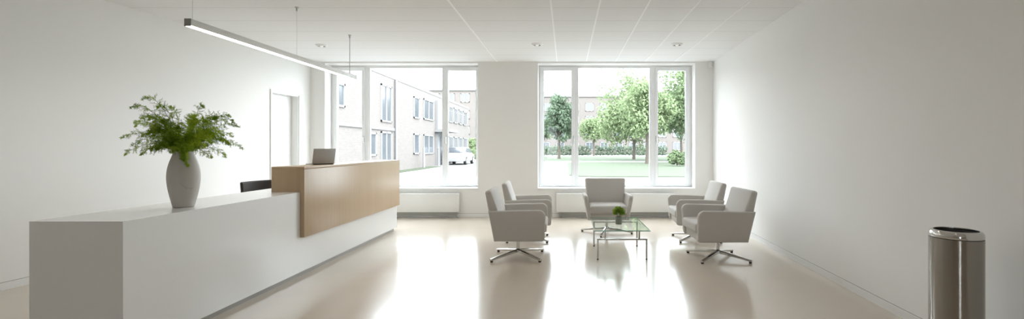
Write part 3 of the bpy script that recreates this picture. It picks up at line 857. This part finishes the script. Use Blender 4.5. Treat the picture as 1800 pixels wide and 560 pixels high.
bl = thing('brick_building', 'long two-storey pale brick building seen through the left window', 'building', (0, 0, 0))
b = MB(); b.box(-19, FX, 13, 47.8, GZ, 5.25); b.build('wall', M['brick'], bl, smooth=False)
b = MB(); b.box(-19.1, FX + .02, 12.9, 47.9, 5.25, 5.42); b.build('roof_edge', M['concrete'], bl, smooth=False)
b = MB(); b.box(FX - .02, FX + .06, 13, 27.0, 2.28, 2.44); b.build('floor_band', M['concrete'], bl, smooth=False)
b = MB(); b.tube([(FX + .10, 27.1, GZ), (FX + .10, 27.1, 5.25)], .07, 10); b.build('downpipe', M['pipe'], bl)
for p, w, z0, z1, mu in ((16.5, 1.4, 3.1, 4.4, 1), (16.5, 1.4, .9, 2.1, 1), (20.55, .75, 3.10, 4.15, 0), (24.0, .8, .9, 2.1, 0), (25.8, 1.5, 2.72, 4.75, 1), (25.8, 1.5, .2, 2.2, 1), (31.0, 1.1, 3.25, 4.66, 0), (31.0, 1.1, .9, 2.25, 0),
              (33.75, 2.4, 3.3, 4.75, 1), (33.75, 2.4, .88, 2.25, 1), (40.2, 1.3, 3.5, 4.85, 1), (40.2, 1.3, .6, 2.3, 1), (42.0, 1.3, 3.5, 4.85, 1), (42.0, 1.3, .6, 2.3, 1), (43.9, 1.3, 3.5, 4.85, 1), (43.9, 1.3, .6, 2.3, 1), (45.9, 1.5, 3.5, 4.85, 1), (45.9, 1.5, .6, 2.3, 1)):
    out_window(bl, 'y', p, w, z0, z1, FX, mu)
b = MB(); b.box(FX - .02, FX + .18, 35.6, 37.7, GZ, 4.9); b.build('entrance_bay', M['concrete'], bl, smooth=False)
b = MB(); b.box(FX - .02, FX + 1.15, 35.3, 38.0, 2.52, 2.72); b.build('canopy', M['concrete'], bl, smooth=False)
b = MB(); b.box(FX + .17, FX + .22, 36.2, 37.2, GZ, 2.2); b.build('entrance_door', M['outglass'], bl, smooth=False)
b = MB(); b.box(-14, -13.4, 30, 30.6, 5.42, 6.1); b.build('chimney', M['brick'], bl, smooth=False)

def far_building(name_label, x0, x1, y, h, rows, pitch, ww, wh, zb):
    g = thing('apartment_building', name_label, 'building', (0, 0, 0))
    b = MB(); b.box(x0, x1, y, y + 10, GZ, h); b.build('wall', M['brickfar'], g, smooth=False)
    b = MB(); b.box(x0 - .2, x1 + .2, y - .25, y + 10.2, h, h + .35); b.build('roof_edge', M['concrete'], g, smooth=False)
    n = int((x1 - x0 - 1.5) / pitch)
    for k in range(n):
        for r in range(rows):
            out_window(g, 'x', x0 + 1.7 + k * pitch, ww, zb[r], zb[r] + wh, y, 1, .14, .1)
far_building('brick apartment block at the end of the street in the left window', -24, -9.5, 80, 11.1, 4, 2.55, 1.5, 1.5, (.9, 3.6, 6.2, 9.1))
far_building('brick apartment block behind the trees in the right window', -6, 42, 100, 12.2, 4, 3.1, 1.7, 1.7, (.9, 3.6, 6.4, 9.15))

def leafcloud(b, blobs, n, size, seed, low=1.3):
    rnd = random.Random(seed)
    tot = sum(r ** 2 for *_, r in blobs)
    for cx, cy, cz, r in blobs:
        for _ in range(max(6, int(n * r * r / tot))):
            v = Vector((rnd.gauss(0, 1), rnd.gauss(0, 1), rnd.gauss(0, 1))).normalized()
            c = Vector((cx, cy, cz)) + v * r * rnd.uniform(.55, 1.05)
            if c.z < size * low: c.z = size * low + rnd.uniform(0, .1)
            nn = (v + Vector((rnd.uniform(-.9, .9), rnd.uniform(-.9, .9), rnd.uniform(-.3, .9)))).normalized()
            a = nn.orthogonal().normalized(); a.rotate(Matrix.Rotation(rnd.uniform(0, 6.28), 3, nn)); e = nn.cross(a)
            s_ = size * rnd.uniform(.6, 1.25)
            b.face([b.bm.verts.new(q) for q in (c - a * s_, c + e * s_ * .55, c + a * s_, c - e * s_ * .55)])
def tree(x, y, trunk_h, cz, rx_, rz_, m, seed, label, n=6000, leaf=.19, tr=.16, kind='tree'):
    t = thing('tree', label, 'tree', (x, y, GZ + .033), 0, 'trees outside the armchair window')
    rnd = random.Random(seed); blobs = []
    for k in range(62):
        v = Vector((rnd.gauss(0, 1), rnd.gauss(0, 1), rnd.gauss(0, 1))).normalized() * rnd.uniform(.3, .86)
        tap = 1 - .25 * max(0, v.z)
        blobs.append((v.x * rx_ * tap, v.y * rx_ * tap, cz + v.z * rz_, rnd.uniform(.2, .34) * rx_))
    b = MB(); b.tube([(0, 0, 0), (0, 0, .25), (.05, 0, trunk_h * .5), (0, .05, trunk_h), (.1, 0, cz + rz_ * .4)], [tr * 1.25, tr * 1.15, tr, tr * .85, tr * .3], 10)
    for k in range(5):
        a = k * 1.3 + seed; b.tube([(0, 0, trunk_h * (.95 + .06 * k)), (math.cos(a) * rx_ * .3, math.sin(a) * rx_ * .3, cz - rz_ * .1), (math.cos(a) * rx_ * .6, math.sin(a) * rx_ * .6, cz + rz_ * .25)], [tr * .5, tr * .3, tr * .12], 6)
    b.build('trunk', M['bark'], t)
    b = MB(); leafcloud(b, blobs, n, leaf, seed + 50); b.build('crown', m, t, smooth=False, recalc=False)
tree(-.85, 57, 2.2, 4.7, 2.5, 3.2, M['treeC'], 1, 'dark green tree seen in the left sash of the armchair window', 5200)
tree(7.8, 54, 2.6, 6.1, 5.0, 4.8, M['treeB'], 2, 'large pale green tree in the middle pane, trunk left of the pair', 11000)
tree(6.75, 39, 2.3, 4.6, 2.6, 3.2, M['treeB'], 3, 'fresh green tree nearest the window, trunk beside the right mullion', 6500, .15)
tree(12.4, 46, 2.4, 5.9, 4.3, 4.6, M['treeA'], 4, 'tall leafy tree filling the right sash of the armchair window', 11000)
tree(4.6, 78, 2.2, 4.6, 2.9, 2.6, M['treeB'], 5, 'small pale tree standing in front of the far apartment block', 4000)
tree(-3.4, 70, 2.0, 4.0, 1.8, 2.0, M['treeA'], 6, 'small tree at the far left edge of the armchair window', 3000)
tree(15.2, 62, 2.4, 5.6, 2.8, 3.6, M['treeC'], 8, 'dark tree at the right, behind the tall leafy tree', 4000)

def hedge(x0, x1, y, h, seed, label):
    rnd = random.Random(seed); b = MB(); blobs = []
    nx = int((x1 - x0) / .7)
    for i in range(nx + 1):
        for z in (.45, h - .5): blobs.append((x0 + i * .7, y + rnd.uniform(-.2, .2), GZ + z + rnd.uniform(-.08, .08), .55))
    leafcloud(b, blobs, 160 * nx, .16, seed, .6)
    tag(b.build('hedge', M['treeC'], smooth=False, recalc=False), label, 'hedge', 'clipped hedges beyond the lawn')
hedge(-4.5, 4.0, 82, 1.75, 21, 'clipped hedge beyond the lawn, left of the gap')
hedge(5.4, 17.5, 82, 1.75, 22, 'clipped hedge beyond the lawn, right of the gap')
def bush(x, y, r, h, m, seed, label):
    t = thing('bush', label, 'bush', (x, y, GZ + (.031 if x > 0 else .001))); rnd = random.Random(seed); blobs = []
    for k in range(14): blobs.append((rnd.uniform(-.65, .65) * r, rnd.uniform(-.5, .5) * r, h * rnd.uniform(.25, .72), .42 * r))
    b = MB(); leafcloud(b, blobs, 1800, .09 * r + .03, seed, 1.15); b.build('foliage', m, t, smooth=False, recalc=False)
    b = MB()
    for k in range(6):
        a = k * 1.05; b.tube([(0, 0, .03), (math.cos(a) * r * .4, math.sin(a) * r * .4, h * .6)], .02, 5)
    b.build('branches', M['bark'], t); t.children[-1].name = 'branch'
bush(8.05, 34, .78, 1.25, M['treeA'], 31, 'rounded bush on the lawn in the right sash of the window')
bush(-10.35, 50.3, .95, 1.35, M['treeB'], 32, 'rounded bush at the far end of the brick building')
bush(-11.6, 58, 1.2, 3.0, M['treeB'], 33, 'tall shrub behind the rounded bush down the street')

# parked car, bollards
car = thing('car', 'silver parked car in front of the brick building', 'car', (-8.75, 38.6, GZ), 0)
side = [(-2.05, .28), (2.0, .28), (2.08, .55), (1.98, .78), (1.05, .92), (.45, 1.36), (-1.0, 1.40), (-1.75, .98), (-2.08, .90), (-2.12, .55)]
b = MB(); b.prism([(p[0], p[1]) for p in side], -.84, .84, .08, 3, lambda p: Vector((p.y * (1 - .16 * max(0, p.z - .9) / .5), p.x, p.z))); b.build('body', M['carpaint'], car)
b = MB(); b.prism([(.92, .95), (.42, 1.30), (-.95, 1.33), (-1.5, 1.0)], -.85, .85, 0, 1, lambda p: Vector((p.y * (1 - .16 * max(0, p.z - .9) / .5), p.x, p.z))); b.build('side_window', M['outglass'], car, smooth=False)
b = MB(); b.hexa([(-.68, -1.80, .99), (.68, -1.80, .99), (.62, -1.08, 1.36), (-.62, -1.08, 1.36)], [(-.68, -1.83, 1.0), (.68, -1.83, 1.0), (.62, -1.10, 1.385), (-.62, -1.10, 1.385)]); b.build('rear_window', M['outglass'], car, smooth=False)
for sx in (-1, 1):
    for yy in (-1.3, 1.28):
        b = MB(); b.tube([(sx * .66, yy, .32), (sx * .86, yy, .32)], .32, 20); wl = b.build('wheel', M['rubber'], car)
        b = MB(); b.tube([(sx * .855, yy, .32), (sx * .87, yy, .32)], .2, 14); b.build('hubcap', M['carpaint'], wl)
for x, y, lab in ((-9.45, 31.2, 'white post at the verge, nearer of two outside the left window'), (-9.2, 33.9, 'white post at the verge, farther of two outside the left window')):
    p = thing('bollard', lab, 'post', (x, y, GZ + .031), 0, 'white posts along the verge')
    b = MB(); b.tube([(0, 0, 0), (0, 0, 1.25)], .07, 12); b.build('shaft', M['outframe'], p)
    b = MB(); b.tube([(0, 0, 1.25), (0, 0, 1.33)], [.085, .05], 12); b.build('cap', M['outframe'], p)

# ------------------------------------------------------------------ light
w = bpy.data.worlds.new('overcast sky'); S.world = w; w.use_nodes = True
bg = w.node_tree.nodes['Background']
bg.inputs['Color'].default_value = (.87, .935, 1.0, 1); bg.inputs['Strength'].default_value = SKY
sun = bpy.data.lights.new('sun', 'SUN'); sun.energy = SUN; sun.angle = R(25); sun.color = (1, .96, .9)
so = bpy.data.objects.new('sun', sun); COL.objects.link(so)
so.rotation_euler = Vector((-.45, .75, -.75)).to_track_quat('-Z', 'Y').to_euler()
for (x0, x1) in (W1, W2):      # sampling portals in the window openings (give no light themselves)
    l = bpy.data.lights.new('window_portal', 'AREA'); l.shape = 'RECTANGLE'; l.size = x1 - x0; l.size_y = WZ1 - WZ0
    l.cycles.is_portal = True
    o = bpy.data.objects.new('window_portal', l); COL.objects.link(o); o.location = ((x0 + x1) / 2, FY1 + .03, (WZ0 + WZ1) / 2)
    o.rotation_euler = (R(-90), 0, 0)

# ------------------------------------------------------------------ camera
cam = bpy.data.cameras.new('camera'); co = bpy.data.objects.new('camera', cam); COL.objects.link(co)
co.location = (0, 0, 1.3); co.rotation_euler = (R(90), 0, 0)
cam.sensor_width = 36; cam.lens = 825 / 1800 * 36
cam.shift_x = -95 / 1800; cam.shift_y = -20 / 1800
cam.clip_end = 500
S.camera = co
S.cycles.max_bounces = 14; S.cycles.diffuse_bounces = 8; S.cycles.transparent_max_bounces = 16
S.cycles.sample_clamp_indirect = 8.0
S.cycles.use_denoising = True
